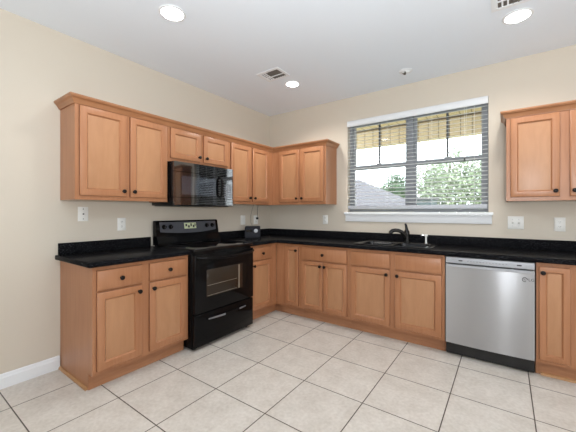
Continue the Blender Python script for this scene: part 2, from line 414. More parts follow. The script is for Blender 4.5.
# neighbour's house
SHING = plain('grey_shingles', lin(97, 95, 100), .85, 0, .2, .6, 14)
HW = plain('pale_house_wall', lin(212, 204, 182), .8)
hs = thing('house', 'neighbouring house with a sloping grey shingle roof seen low in the left window', 'house', (-3.6, 8.4, -.2))
obj('walls', box(B(), -3.6, 2.9, 0, 4.0, 0, 1.60), HW, hs)
rb = B()
pv = [rb.verts.new(p) for p in ((-4.0, -.4, 1.66), (3.3, -.4, 1.66), (3.3, 4.4, 1.66), (-4.0, 4.4, 1.66), (-1.6, 2.0, 3.0), (.75, 2.0, 3.0),
      (-4.0, -.4, 1.6), (3.3, -.4, 1.6), (3.3, 4.4, 1.6), (-4.0, 4.4, 1.6))]
for q in ((0, 1, 5, 4), (1, 2, 5), (2, 3, 4, 5), (3, 0, 4), (0, 6, 7, 1), (1, 7, 8, 2), (2, 8, 9, 3), (3, 9, 6, 0), (6, 9, 8, 7)): rb.faces.new([pv[i] for i in q])
bmesh.ops.recalc_face_normals(rb, faces=rb.faces)
obj('roof', rb, SHING, hs, False)
sh = thing('shed', 'small dark blue grey shed with a flat roof low beside the window mullion', 'shed', (.18, 9.6, -.2))
SHEDM = plain('blue_grey_siding', lin(70, 84, 88), .8)
obj('walls', box(B(), -.33, .33, 0, 1.2, 0, 1.95), SHEDM, sh)
obj('roof', prism(B(), [(-.38, 1.95), (.38, 1.95), (.38, 2.0), (-.38, 2.06)], 'y', -.1, 1.3), SHING, sh)

# ------------------------------------------------------------------ blind
bl = thing('window_blind', 'white horizontal slat blind lowered across the double window', 'blind', (WX0, 0, 1.25))
bz = 1.25
obj('headrail', prism(B(), [(-.014, 2.330-bz), (-.020, 2.337-bz), (-.020, 2.396-bz), (-.014, 2.402-bz), (.05, 2.402-bz), (.05, 2.345-bz), (-.006, 2.345-bz), (-.006, 2.33-bz)], 'x', .002, w_-.002), WHITET, bl)
NS = 23; z_lo, z_hi = 1.366, 2.312
slat_me = None
for i in range(NS):
    z = z_lo+(z_hi-z_lo)*i/(NS-1)-bz
    if slat_me is None:
        sb = B(); N = 6; t = .0028; top = []; bot = []
        for k in range(N+1):
            s = -1+2*k/N; yy = .029+s*.024; zz = .003*(1-s*s)+s*.0052
            top.append((yy, zz+t)); bot.append((yy, zz))
        prism(sb, bot+top[::-1], 'x', .006, w_-.008)
        o = obj('slat', sb, SLATM, bl); slat_me = o.data
    else:
        o = bpy.data.objects.new('slat', slat_me); COL.objects.link(o); o.parent = bl
    o.location = (0, 0, z)
obj('bottom_rail', box(B(), .006, w_-.008, .006, .052, .040, .084, .004), plain('grey_white_rail', lin(186, 189, 195), .45), bl)
for u in (.10, .49, .98, w_-.12):
    tb = B()
    for yy in (.0025, .0555): tube(tb, [(u, yy, .06), (u, yy, 1.09)], .0011, 6)
    obj('ladder_cord', tb, SLATM, bl)
cd = B(); tube(cd, [(w_-.205, -.009, 1.09), (w_-.205, -.010, .56)], .0014, 6); tube(cd, [(w_-.185, -.009, 1.09), (w_-.20, -.010, .56)], .0014, 6)
lc = obj('lift_cord', cd, SLATM, bl)
obj('tassel', lathe(B(), [(0, .03), (.004, .03), (.009, 0), (.0, 0)], (w_-.203, -.010, .53)), BLACKM, lc)

# ------------------------------------------------------------------ cabinets
def knob(parent, x, y, z):
    b = lathe(B(), [(0, 0), (.009, 0), (.0065, .004), (.006, .012), (.013, .017), (.017, .022), (.016, .027), (.009, .030), (0, .031)], (x, y, z), (0, -1, 0), 16)
    return obj('knob', b, KNOB, parent)
def shade_edges(o, x0, x1, z0, z1):
    o.data.materials.append(WOODE)      # outer edges coloured darker to stand in for their shade
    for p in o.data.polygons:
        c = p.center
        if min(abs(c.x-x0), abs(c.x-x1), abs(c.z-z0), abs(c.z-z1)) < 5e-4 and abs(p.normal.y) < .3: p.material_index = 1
def door(parent, x0, x1, z0, z1, yf, kx=None, kz=None, fw=.056, t=.02):
    """framed cabinet door: flat frame, stepped inner edge, recessed panel; front face at y=-(yf)"""
    y = -yf; bm = B()
    us = [x0, x0+fw, x1-fw, x1]; vs = [z0, z0+fw, z1-fw, z1]
    R = []
    def ring(ins, yy): R.append([bm.verts.new((x, yy, z)) for x, z in ((x0+ins, z0+ins), (x1-ins, z0+ins), (x1-ins, z1-ins), (x0+ins, z1-ins))])
    ring(fw+.006, y+.015); ring(fw+.006, y+t-.0005); ring(0, y+t-.0005); ring(0, y+.006); ring(.0025, y+.0015); ring(.006, y); ring(fw-.006, y); ring(fw-.003, y+.005); ring(fw+.006, y+.015)
    fs = []
    for a, b in zip(R, R[1:]):
        for k in range(4): fs.append(bm.faces.new((a[k], a[(k+1) % 4], b[(k+1) % 4], b[k])))
    bmesh.ops.remove_doubles(bm, verts=bm.verts, dist=1e-5)
    bmesh.ops.recalc_face_normals(bm, faces=bm.faces)
    d = obj('door', bm, WOODF, parent); shade_edges(d, x0, x1, z0, z1)
    obj('panel', rings_panel(B(), x0+fw+.0005, x1-fw-.0005, z0+fw+.0005, z1-fw-.0005, [(0, y+.0128), (.004, y+.0122)], y+t-.001), WOODP, d)
    if kx is not None: knob(d, kx, y, kz)
    return d
def drawer(parent, x0, x1, z0, z1, yf, kn=True, name='drawer'):
    y = -yf
    d = obj(name, rings_panel(B(), x0, x1, z0, z1, [(0, y+.008), (.003, y+.003), (.010, y+.0015), (.0125, y), ], y+.0195), WOODF, parent); shade_edges(d, x0, x1, z0, z1)
    if kn: knob(d, (x0+x1)/2, y, (z0+z1)/2)
    return d
DB = .595      # base cabinet depth
ZK, ZT = .115, .875
def base_cab(label, loc, rz, w, stiles, rails, openings, ends=(False, False), toe=(0, None), deep=DB):
    """local x along the wall, -y into the room"""
    c = thing('base_cabinet', label, 'cabinet', loc, rz)
    b = B(); e = .0005
    tk = .075
    for xs, fullend in ((e, ends[0]), (w-.018-e, ends[1])):
        prism(b, [(-.002, .001), (-deep+tk, .001), (-deep+tk, ZK), (-deep+.019, ZK), (-deep+.019, ZT), (-.002, ZT)], 'x', xs, xs+.018)
    box(b, .018, w-.018, -deep+.019, -.002, ZK, ZK+.016); box(b, .018, w-.018, -.012, -.002, ZK+.016, ZT)
    obj('carcass', b, WOODF, c)
    us = sorted({x for s in stiles for x in s}); vs = sorted({z for r in rails for z in r})
    def filled(i, j):
        um, vm = (us[i]+us[i+1])/2, (vs[j]+vs[j+1])/2
        for (a, b2, c2, d2) in openings:
            if a < um < b2 and c2 < vm < d2: return False
        return True
    obj('face_frame', grid_slab(B(), us, vs, filled, lambda u, v, w2: (u, w2, v), -deep, -deep+.0185), WOODF, c)
    t1 = toe[1] if toe[1] is not None else w-.0002
    obj('toe_kick', box(B(), toe[0], t1, -deep+tk-.012, -deep+tk-.0005, .001, ZK-.001), WOODK, c)
    return c
ZR = [(ZK, .148), (.682, .712), (.835, ZT)]
DZ0, DZ1, RZ0, RZ1 = .142, .690, .704, .846
# left of the range
YL, YR = -2.67, -1.893
wF = YR-YL
c = base_cab('maple base cabinet with two drawers standing left of the black range', (0, YL, 0), PI/2, wF, [(0, .03), (.34, .415), (wF-.035, wF)], ZR,
             [(.03, .34, .148, .682), (.415, wF-.035, .148, .682), (.03, .34, .712, .835), (.415, wF-.035, .712, .835)], (True, True))
drawer(c, .024, .347, RZ0, RZ1, DB+.02); drawer(c, .408, .749, RZ0, RZ1, DB+.02)
door(c, .024, .347, DZ0, DZ1, DB+.02, .347-.028, DZ1-.045); door(c, .408, .749, DZ0, DZ1, DB+.02, .408+.028, DZ1-.045)
sm = B(); prism(sm, [(-.0002, .0008), (-.017, .0008), (-.0155, .011), (-.010, .017), (-.0002, .019)], 'y', -DB+.075, -.016)
obj('shoe_moulding', sm, SHOE, c, label='pale oak shoe moulding along the cabinet end')
# right of the range, up to the corner
YG = -1.095; wG = -.597-YG+.0
c = base_cab('narrow maple base cabinet with one drawer between the range and the corner', (0, YG, 0), PI/2, wG, [(0, .035), (wG-.118, wG)], ZR,
             [(.035, wG-.118, .148, .682), (.035, wG-.118, .712, .835)], toe=(0, wG+.064))
drawer(c, .029, wG-.112, RZ0, RZ1, DB+.02); door(c, .029, wG-.112, DZ0, DZ1, DB+.02, .029+.026, DZ1-.045)
# back run
XH, XI, XJ, XD0, XD1, XKe = .597, .957, 1.571, 2.483, 3.106, 3.95
w = XI-XH
c = base_cab('corner maple base cabinet with one full height narrow door and no drawer', (XH, 0, 0), 0, w, [(0, .15), (.33, w)], [(ZK, .148), (.835, ZT)], [(.15, .33, .148, .835)], toe=(-.0645, w-.0002))
door(c, .143, .336, DZ0, RZ1, DB+.02, .336-.024, RZ1-.045, fw=.05)
w = XJ-XI
c = base_cab('maple base cabinet with one wide drawer over two doors, left of the sink', (XI, 0, 0), 0, w, [(0, .03), (w-.03, w)], ZR, [(.03, w-.03, .148, .682), (.03, w-.03, .712, .835)])
drawer(c, .024, w-.022, RZ0, RZ1, DB+.02); door(c, .024, .302, DZ0, DZ1, DB+.02, .302-.026, DZ1-.045, fw=.05); door(c, .306, w-.022, DZ0, DZ1, DB+.02, .306+.026, DZ1-.045, fw=.05)
w = XD0-XJ-.002
c = base_cab('maple sink base cabinet with two blank drawer fronts, beside the dishwasher', (XJ, 0, 0), 0, w, [(0, .03), (.425, .485), (w-.03, w)], ZR,
             [(.03, .425, .148, .682), (.485, w-.03, .148, .682)])
drawer(c, .024, .431, RZ0, RZ1, DB+.02, False, 'false_drawer_front'); drawer(c, .478, w-.024, RZ0, RZ1, DB+.02, False, 'false_drawer_front')
door(c, .024, .431, DZ0, DZ1, DB+.02, .431-.028, DZ1-.045); door(c, .478, w-.024, DZ0, DZ1, DB+.02, .478+.028, DZ1-.045)
w = XKe-XD1-.002
c = base_cab('maple base cabinet with a tall narrow door, right of the dishwasher', (XD1+.002, 0, 0), 0, w, [(0, .022), (.185, .255), (w-.03, w)], [(ZK, .148), (.835, ZT)],
             [(.022, .185, .148, .835), (.255, w-.03, .148, .835)])
door(c, .016, .193, DZ0, RZ1, DB+.02, .016+.022, RZ1-.045, fw=.045); door(c, .247, w-.024, DZ0, RZ1, DB+.02, .247+.028, RZ1-.045)
sm = B(); prism(sm, [(-DB+.0625, .0008), (-DB+.044, .0008), (-DB+.046, .011), (-DB+.052, .017), (-DB+.0625, .019)], 'x', .03, w-.01)
obj('shoe_moulding', sm, SHOE, c, label='pale oak shoe moulding under the cabinet')

# wall cabinets
DU = .291; ZU, ZUT = 1.352, 2.105
def wall_cab(label, loc, rz, w, z0, doors, deep=DU, blind=0):
    c = thing('wall_cabinet', label, 'cabinet', (loc[0], loc[1], z0), rz)
    h = ZUT-z0; b = B(); e = .0005
    for xs in (e, w-.016-e): box(b, xs, xs+.016, -deep+.019, -.001, 0, h)
    box(b, .016, w-.016, -deep+.019, -.001, .012, .026); box(b, .016, w-.016, -deep+.019, -.001, h-.015, h); box(b, .016, w-.016, -.010, -.001, .026, h-.015)
    obj('carcass', b, WOODF, c)
    us = sorted({0+e, blind+e, w-e} | {x for d in doors for x in (d[0]+.007, d[1]-.007)}); vs = [0, .04, h-.045, h]
    def filled(i, j):
        if us[i] < blind: return False
        um = (us[i]+us[i+1])/2
        return not (j == 1 and any(d[0]+.006 < um < d[1]-.006 for d in doors))
    obj('face_frame', grid_slab(B(), us, vs, filled, lambda u, v, w2: (u, w2, v), -deep, -deep+.0185), WOODF, c)
    for d in doors: door(c, d[0], d[1], .033, h-.035, deep+.02, d[2], .033+.045, fw=.056 if d[1]-d[0] > .33 else .052)
    return c
UR = -1.902; UC = -1.100
wall_cab('tall maple wall cabinet with two doors at the left end of the row', (0, YL, 0), PI/2, UR-YL, ZU, [(.028, .376, .376-.028), (.408, .752, .408+.028)])
wall_cab('short maple wall cabinet with two small doors above the microwave', (0, UR, 0), PI/2, UC-UR, 1.746, [(.026, .380, .380-.028), (.418, .764, .418+.028)])
wl = -.002-UC
c = wall_cab('maple wall cabinet between the microwave and the room corner', (0, UC, 0), PI/2, -DU-.0005-UC, ZU, [(.014, .349, .349-.026), (.386, .707, .386+.026)])
wall_cab('maple wall cabinet on the window wall, between the corner and the window', (.0015, 0, 0), 0, 1.1255, ZU, [(.416, .734, .734-.026), (.765, 1.102, .765+.026)], blind=.2905)
wall_cab('maple wall cabinet right of the window, cut off by the photo edge', (2.922, 0, 0), 0, .80, ZU, [(.030, .353, .353-.027), (.413, .77, .413+.027)])
# crown mouldings
def sweep(bm, path, prof):
    """path: list of (point, outward mitre vector); prof: list of (out, z)"""
    rows = [[bm.verts.new((p[0]+m[0]*o, p[1]+m[1]*o, z)) for o, z in prof] for p, m in path]
    n = len(prof); fs = []
    for a, b in zip(rows, rows[1:]):
        for k in range(n): fs.append(bm.faces.new((a[k], a[(k+1) % n], b[(k+1) % n], b[k])))
    fs.append(bm.faces.new(rows[0])); fs.append(bm.faces.new(list(reversed(rows[-1]))))
    bmesh.ops.recalc_face_normals(bm, faces=fs)
    return bm
CR = [(.0008, 2.078), (.009, 2.078), (.011, 2.087), (.016, 2.092), (.022, 2.104), (.032, 2.116), (.037, 2.118), (.040, 2.126), (.043, 2.128), (.043, 2.1385), (-.012, 2.1385), (-.012, 2.1065), (.0008, 2.1065)]
d2 = DU
path = [((0.001, YL), (0, -1)), ((d2, YL), (1, -1)), ((d2, -d2), (1, -1)), ((1.127, -d2), (1, -1)), ((1.127, -.001), (1, 0))]
cm = thing('crown_moulding', 'maple crown moulding running along the L-shaped row of wall cabinets', 'moulding', (0, 0, 0))
# the cover board rides on the cabinet tops
obj('moulding', sweep(B(), path, CR), WOODT, cm)
path = [((2.922, -.001), (-1, 0)), ((2.922, -d2), (-1, -1)), ((3.722, -d2), (1, -1)), ((3.722, -.001), (1, 0))]
cm2 = thing('crown_moulding', 'maple crown moulding on top of the wall cabinet right of the window', 'moulding', (0, 0, 0))
obj('moulding', sweep(B(), path, CR), WOODT, cm2)

# ------------------------------------------------------------------ worktops
CZ0, CZ1, CE, BT = .8765, .914, .642, 1.006
def top_front(e):
    z = [v.co.z for v in e.verts]; return True
ct = thing('worktop', 'black granite worktop section left of the range', 'worktop', (0, YL-.038, 0))
wl = YR-YL+.038
bm = B(); grid_slab(bm, [.001, CE], [0, wl+.002], lambda i, j: True, lambda u, v, w2: (u, v, w2), CZ0, CZ1, .009)
obj('slab', bm, GRAN, ct)
obj('backsplash', box(B(), .001, .021, .022, wl-.018, CZ1+.0003, BT, .002), GRAN, ct)
ct2 = thing('worktop', 'long L-shaped black granite worktop holding the sink', 'worktop', (0, 0, 0))
SX0, SX1, SY0, SY1 = 1.62, 2.33, -.52, -.135
us = [.001, CE, SX0, SX1, XKe]; vs = [YG+.003, -CE, SY0, SY1, -.001]
def ft(i, j):
    if j == 0: return i == 0
    if i == 2 and j == 2: return False
    return True
bm = B(); grid_slab(bm, us, vs, ft, lambda u, v, w2: (u, v, w2), CZ0, CZ1, .009)
obj('slab', bm, GRAN, ct2)
bs = B(); grid_slab(bs, [.001, .021, XKe], [YG+.01, -.021, -.001], lambda i, j: (i == 0) or j == 1, lambda u, v, w2: (u, v, w2), CZ1+.0003, BT, .002)
obj('backsplash', bs, GRAN, ct2)

# sink
sk = thing('kitchen_sink', 'black double bowl drop-in sink set in the worktop under the window', 'sink', (1.975, -.33, CZ1))
def rrect(cx, cy, hx, hy, r, z, n=6):
    pts = []
    for qx, qy, a0 in ((1, 1, 0), (-1, 1, PI/2), (-1, -1, PI), (1, -1, 3*PI/2)):
        for k in range(n+1):
            a = a0+PI/2*k/n; pts.append((cx+qx*(hx-r)+r*math.cos(a), cy+qy*(hy-r)+r*math.sin(a), z))
    return pts
def loft(bm, loops, cap0=False, cap1=False):
    rows = [[bm.verts.new(p) for p in L] for L in loops]; fs = []
    n = len(rows[0])
    for a, b in zip(rows, rows[1:]):
        for k in range(n): fs.append(bm.faces.new((a[k], a[(k+1) % n], b[(k+1) % n], b[k])))
    if cap0: fs.append(bm.faces.new(rows[0]))
    if cap1: fs.append(bm.faces.new(rows[-1]))
    return rows, fs
# rim: outer ring, two bowl holes bridged with a deck
def sink_shell():
    bm = B()
    HX, HY = .385, .238
    outer = [rrect(0, 0, HX, HY, .06, .0006), rrect(0, 0, HX, HY, .06, .006), rrect(0, 0, HX-.006, HY-.006, .055, .0105), rrect(0, 0, HX-.014, HY-.014, .05, .0105)]
    rows, fs = loft(bm, outer)
    edges = []
    def loop_edges(row):
        return [bm.edges.get((row[k], row[(k+1) % len(row)])) for k in range(len(row))]
    edges += loop_edges(rows[-1])
    for cx in (-.172, .172):
        L = [rrect(cx, -.045, .155, .165, .05, .0105), rrect(cx, -.045, .150, .160, .05, .006), rrect(cx, -.045, .146, .156, .05, -.05), rrect(cx, -.045, .14, .15, .05, -.17), rrect(cx, -.045, .11, .12, .05, -.185)]
        r2, f2 = loft(bm, L, False, True)
        edges += loop_edges(r2[0])
    bmesh.ops.triangle_fill(bm, use_beauty=True, use_dissolve=False, edges=edges)
    bmesh.ops.recalc_face_normals(bm, faces=bm.faces)
    return bm
obj('basin', sink_shell(), SINKM, sk)
for cx in (-.172, .172):
    obj('drain', lathe(B(), [(.0, 0), (.04, 0), (.042, .003), (.03, .004), (.028, .001), (0, .001)], (cx, -.045, -.1845)), CHROME, sk)
# tap
fx, fy, fz = 2.04, -.135, CZ1+.0112
fc = thing('kitchen_faucet', 'black single lever faucet with an arched spout behind the sink', 'faucet', (fx, fy, fz))
obj('base_plate', lathe(B(), [(0, 0), (.034, 0), (.034, .006), (.028, .012), (0, .012)], (0, 0, 0)), FAUC, fc)
obj('body', lathe(B(), [(0, .012), (.031, .012), (.029, .05), (.030, .09), (.030, .115), (.024, .13), (0, .135)], (0, 0, 0)), FAUC, fc)
sp = [(-.005, -.01, .045), (-.022, -.024, .085), (-.045, -.045, .115), (-.072, -.066, .130), (-.10, -.085, .133), (-.125, -.10, .126), (-.138, -.108, .112), (-.142, -.111, .098)]
so = obj('spout', tube(B(), sp, [.024, .023, .021, .020, .020, .021, .022, .022], 14), FAUC, fc)
obj('lever', tube(B(), [(0, 0, .128), (-.004, .004, .155), (-.010, .006, .185), (-.018, .004, .205)], [.018, .015, .013, .009], 10), FAUC, fc)
sd = thing('soap_dispenser', 'slim pale soap dispenser standing at the sink right of the faucet', 'dispenser', (2.235, -.135, fz))
obj('collar', lathe(B(), [(0, 0), (.02, 0), (.018, .008), (.010, .012), (0, .012)], (0, 0, 0)), CHROME, sd)
obj('stem', lathe(B(), [(0, .012), (.009, .012), (.009, .075), (0, .075)], (0, 0, 0)), WHITEP, sd)
obj('pump_head', lathe(B(), [(0, .075), (.017, .075), (.019, .083), (.015, .095), (0, .097)], (0, 0, 0)), WHITEP, sd)
obj('nozzle', tube(B(), [(0, 0, .087), (-.03, -.02, .087), (-.045, -.03, .08)], [.006, .005, .005], 8), CHROME, sd)

# ------------------------------------------------------------------ dishwasher
XW0, XW1 = 2.4845, 3.1045
dw = thing('dishwasher', 'stainless steel dishwasher built in under the worktop', 'dishwasher', (XW0, 0, 0))
ww = XW1-XW0
obj('body', box(B(), .004, ww-.004, -.575, -.02, .02, .868, .003), BLACKM, dw)
# door skin, gently bowed
db = B(); N = 14; outl = []
for k in range(N+1):
    s = -1+2*k/N; outl.append((ww/2+s*(ww/2-.006), -.612-.012*(1-s*s)))
outl2 = [(ww-.006, -.577), (.006, -.577)]
prism(db, outl+outl2, 'z', .122, .806)
dd = obj('door', db, STEEL, dw)
cpn = box(B(), .006, ww-.006, -.618, -.577, .815, .868, .004); cp = obj('control_panel', cpn, SILV, dw)
obj('pocket_handle', box(B(), .006, ww-.006, -.600, -.577, .807, .814), BLACKM, dw)
lip = B(); prism(lip, [(-.6295, .784), (-.631, .787), (-.631, .803), (-.627, .8058), (-.6245, .8058), (-.6245, .784)], 'x', .03, ww-.03); obj('handle_lip', lip, SILV, dd)
for k in range(13):
    u = .17+k*.022
    obj('button', box(B(), u, u+.009, -.6188, -.6181, .838, .842), plain('grey_mark', lin(110, 112, 118), .5) if k == 0 else bpy.data.materials['grey_mark'], cp)
for u in (.105, .505): obj('display', box(B(), u, u+.03, -.6190, -.6181, .836, .845), BLACKM, cp, label='dark small display on the silver strip')
# round emblem and letters
GM = plain('emblem_grey', lin(34, 36, 40), .45)
eb = B()
NR = 28; cx_, cz_ = ww-.066, .735; R0, R1 = .0145, .0170
yf = -.6165
ring = B()
pts = [(cx_+math.cos(2*PI*k/NR)*(R0+R1)/2, yf, cz_+math.sin(2*PI*k/NR)*(R0+R1)/2) for k in range(int(NR*.86))]
tube(ring, pts, .0027, 6); tube(ring, [(cx_, yf, cz_+.006), (cx_, yf, cz_-.006), (cx_+.006, yf, cz_-.006)], .0018, 6)
lathe(ring, [(0, -.0008), (.0022, -.0008), (.0022, .0008), (0, .0008)], (cx_-.0065, yf, cz_+.004), (0, 1, 0), 10)
obj('emblem', ring, GM, dd)
text('emblem_letters', 'LG', .031, GM, dd, (cx_+.040, yf+.0015, cz_), (PI/2, 0, 0))
obj('kick_plate', box(B(), .006, ww-.006, -.566, -.550, .012, .118, .002), BLACKM, dw)
for u in (.07, ww-.07):
    for dz in (.045, .085): obj('screw', lathe(B(), [(0, 0), (.005, 0), (.004, .0025), (0, .003)], (u, -.5662, dz), (0, -1, 0), 10), SILV, dw)
for u in (.06, ww-.06): obj('foot', lathe(B(), [(0, .001), (.018, .001), (.018, .008), (.008, .01), (.008, .022), (0, .022)], (u, -.5, 0)), BLACKM, dw)

# ------------------------------------------------------------------ range (local x along wall -> world +y)
RY0, RY1 = -1.885, -1.103
rg = thing('range_stove', 'black freestanding electric range with glass oven door', 'stove', (0, RY0, 0), PI/2)
rw = RY1-RY0
obj('body', box(B(), .004, rw-.004, -.635, -.03, .022, .895, .004), BLACKG, rg)
ckt = obj('cooktop', box(B(), .0, rw, -.672, -.035, .8965, .922, .007, 3), BLACKGL, rg)
RING = plain('burner_ring', (.05, .05, .055, 1), .12)
for (u, d, r) in ((.20, .50, .105), (.58, .50, .085), (.20, .22, .08), (.58, .22, .105)):
    b = B(); lathe(b, [(r-.004, .9223), (r-.004, .9227), (r, .9227), (r, .9223), (r-.004, .9223)], (u, -d, 0), n=40)
    obj('burner', b, RING, ckt)
# backguard
bgb = B()
N = 12; loop = []
prism(bgb, [(-.030, .9225), (-.125, .9225), (-.120, .955), (-.098, .99), (-.094, 1.03), (-.075, 1.150), (-.066, 1.163), (-.050, 1.168), (-.030, 1.166)], 'x', -.010, rw+.008)
bg = obj('backguard', bgb, BLACKG, rg)
def onp(u, z): return (u, -.0955+(z-1.045)/.105*.017-.001, z)
pan = B(); pts = [(.03+(rw-.06)*k/14, 1.052-.022*(1-(2*k/14-1)**2)) for k in range(15)]+[(rw-.03, 1.152), (.03, 1.152)]
pv0 = [pan.verts.new(Vector(onp(*q))+Vector((0, .0025, 0))) for q in pts]; pv1 = [pan.verts.new(Vector(onp(*q))) for q in pts]
pan.faces.new(pv0); pan.faces.new(list(reversed(pv1)))
for k in range(len(pts)): pan.faces.new((pv0[k], pv1[k], pv1[(k+1) % len(pts)], pv0[(k+1) % len(pts)]))
bmesh.ops.recalc_face_normals(pan, faces=pan.faces)
CPAN = plain('control_panel_grey', (.07, .073, .085, 1), .18)
cpo = obj('control_panel', pan, CPAN, bg)
ndir = Vector((0, -.987, .16)).normalized()
for u in (.075, .150, rw-.165, rw-.085):
    k = B(); lathe(k, [(0, 0), (.024, 0), (.022, .014), (.018, .02), (0, .021)], onp(u, 1.102), ndir, 20)
    ko = obj('knob', k, BLACKG, bg)
    kb = B(); c0 = Vector(onp(u, 1.102))+ndir*.0205
    tube(kb, [c0+Vector((-.004, 0, -.016)), c0+Vector((.004, 0, .016))], .004, 6); obj('pointer', kb, BLACKM, ko)
dsp = B(); 
def plate(bm, u0, u1, z0, z1, th=.0012, off=.0003):
    vs = [Vector(onp(u, z))+ndir*off for u, z in ((u0, z0), (u1, z0), (u1, z1), (u0, z1))]
    v2 = [v+ndir*th for v in vs]
    a = [bm.verts.new(v) for v in vs]; b = [bm.verts.new(v) for v in v2]
    fs = [bm.faces.new(a), bm.faces.new(b)]+[bm.faces.new((a[k], a[(k+1) % 4], b[(k+1) % 4], b[k])) for k in range(4)]
    bmesh.ops.recalc_face_normals(bm, faces=fs)
plate(dsp, .315, .470, 1.075, 1.138)
do = obj('display', dsp, plain('pale_display', lin(200, 208, 170), .3), bg)
for (a, b2, z0, z1) in ((.33, .352, 1.10, 1.125), (.362, .384, 1.085, 1.11), (.395, .412, 1.098, 1.13), (.425, .445, 1.085, 1.112), (.45, .462, 1.10, 1.128)):
    kb = B(); plate(kb, a, b2, z0, z1, .001, .0017); obj('button', kb, BLACKM, do)
# oven door
od = B(); box(od, .008, rw-.008, -.676, -.637, .335, .868, .006, 2)
odo = obj('oven_door', od, BLACKG, rg)
OW = plain('oven_glass', lin(52, 43, 35), .05, 0, .25, bscale=20)
wg = obj('oven_window', box(B(), .135, .605, -.6785, -.6764, .470, .722, .0008, 1), OW, odo, label='brownish glass window of the oven door')
for z in (.48, .575): obj('rack_line', tube(B(), [(.145, -.6787, z), (.52, -.6787, z+.003)], .0018, 6), plain('rack_metal', lin(140, 128, 112), .4), wg)
obj('rack_side', box(B(), .545, .56, -.6795, -.6786, .475, .715), bpy.data.materials['rack_metal'], wg)
hb = [(.03, -.677, .842), (.045, -.705, .842), (.10, -.722, .836), (.25, -.733, .826), (rw/2, -.737, .821), (rw-.25, -.733, .826), (rw-.10, -.722, .836), (rw-.045, -.705, .842), (rw-.03, -.677, .842)]
obj('handle', tube(B(), hb, [.014, .014, .013, .013, .013, .013, .013, .014, .014], 12), BLACKG, odo)
dr = obj('storage_drawer', box(B(), .008, rw-.008, -.672, -.637, .034, .325, .006, 2), BLACKG, rg)
dh = B()
N = 16; up = []; dn = []
for k in range(N+1):
    s = -1+2*k/N; u = rw/2+.0+s*.25
    up.append((u, .278-.006*(1-s*s))); dn.append((u, .262-.016*(1-s*s)-.0))
prism(dh, up+dn[::-1], 'y', -.692, -.6725)
HANDM = plain('handle_glint', lin(150, 154, 162), .3, .8)  # silver tone for the light glinting on the black handle
obj('handle', dh, BLACKG, dr)
for (s0, s1) in ((-.98, -.15), (.62, .98)):  # highlight on the drawer handle, built as thin strips
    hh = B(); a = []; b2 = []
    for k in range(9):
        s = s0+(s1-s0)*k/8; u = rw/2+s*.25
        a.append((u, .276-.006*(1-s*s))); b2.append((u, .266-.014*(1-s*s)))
    prism(hh, a+b2[::-1], 'y', -.6945, -.6925); obj('handle_highlight', hh, HANDM, dr, label='silver strip standing in for the highlight on the drawer handle')
for u in (.05, rw-.05):
    for d in (.60, .08): obj('foot', lathe(B(), [(0, .001), (.02, .001), (.02, .012), (.01, .015), (.01, .0215), (0, .0215)], (u, -d, 0), n=14), BLACKM, rg)

# ------------------------------------------------------------------ microwave
MY0, MY1 = -1.893, -1.128; mw_ = MY1-MY0
mv = thing('microwave_oven', 'black over-the-range microwave hung under the short wall cabinet', 'microwave', (0, MY0, 1.322), PI/2)
mh = .420
obj('body', box(B(), 0, mw_, -.362, -.002, .0, mh, .004), BLACKG, mv)
def bowed(bm, x0, x1, z0, z1, y, bow, th, N=12):
    o = []
    for k in range(N+1):
        s = -1+2*k/N; x = x0+(x1-x0)*k/N; g = (x-mw_/2)/(mw_/2); o.append((x, y-bow*(1-g*g)))
    prism(bm, o+[(x1, y+th), (x0, y+th)], 'z', z0, z1)
    return bm
gr_ = obj('vent_grille', bowed(B(), .002, mw_-.002, mh-.095, mh-.002, -.382, .009, .0195), MWBODY, mv)
mdo = obj('door', bowed(B(), .002, .585, .078, mh-.099, -.382, .009, .0195), MWBODY, mv)
obj('window', bowed(B(), .085, .50, .105, mh-.135, -.3832, .009, .0008), MWMESH, mdo, label='dark mirror-like door window')
cpo = obj('control_panel', bowed(B(), .590, mw_-.002, .078, mh-.099, -.382, .009, .0195), MWBODY, mv)
KEY = plain('keypad_mark', lin(96, 98, 104), .4)
for r in range(6):
    for q in range(3):
        u = .625+q*.04; g = (u-mw_/2)/(mw_/2); yy = -.382-.009*(1-((u+.02-mw_/2)/(mw_/2))**2)
        obj('key', box(B(), u, u+.026, yy-.0012, yy+.001, .095+r*.025, .110+r*.025), KEY, cpo)
hz = [(.555, -.392, .095), (.555, -.42, .115), (.555, -.428, .19), (.555, -.42, mh-.135), (.555, -.392, mh-.115)]
obj('handle', tube(B(), hz, .012, 12), BLACKG, mdo)
obj('lower_trim', bowed(B(), .002, mw_-.002, .004, .074, -.382, .009, .0195), MWBODY, mv)
obj('filter_plate', box(B(), .02, mw_-.02, -.33, -.02, -.008, -.0005, .002), BLACKM, mv)

# ------------------------------------------------------------------ small things on the counter
ap_ = thing('electronics_box', 'small black electronic box in the worktop corner under two outlets', 'electronics', (.17, -.565, CZ1+.0006), math.radians(40))
eb = B(); prism(eb, [(-.10, 0), (-.10, .118), (-.085, .142), (-.04, .152), (.07, .152), (.07, 0)], 'x', -.10, .10)
bmesh.ops.bevel(eb, geom=list(eb.edges), offset=.007, segments=2, affect='EDGES')
ebo = obj('case', eb, plain('blue_black_case', (.007, .007, .012, 1), .5, 0, .2), ap_)
obj('silver_button', lathe(B(), [(0, 0), (.026, 0), (.023, .005), (0, .006)], (.045, -.1005, .095), (0, -1, 0), 20), SILV, ap_)
obj('display', box(B(), -.08, -.005, -.1018, -.1003, .078, .112), BLACKGL, ap_)

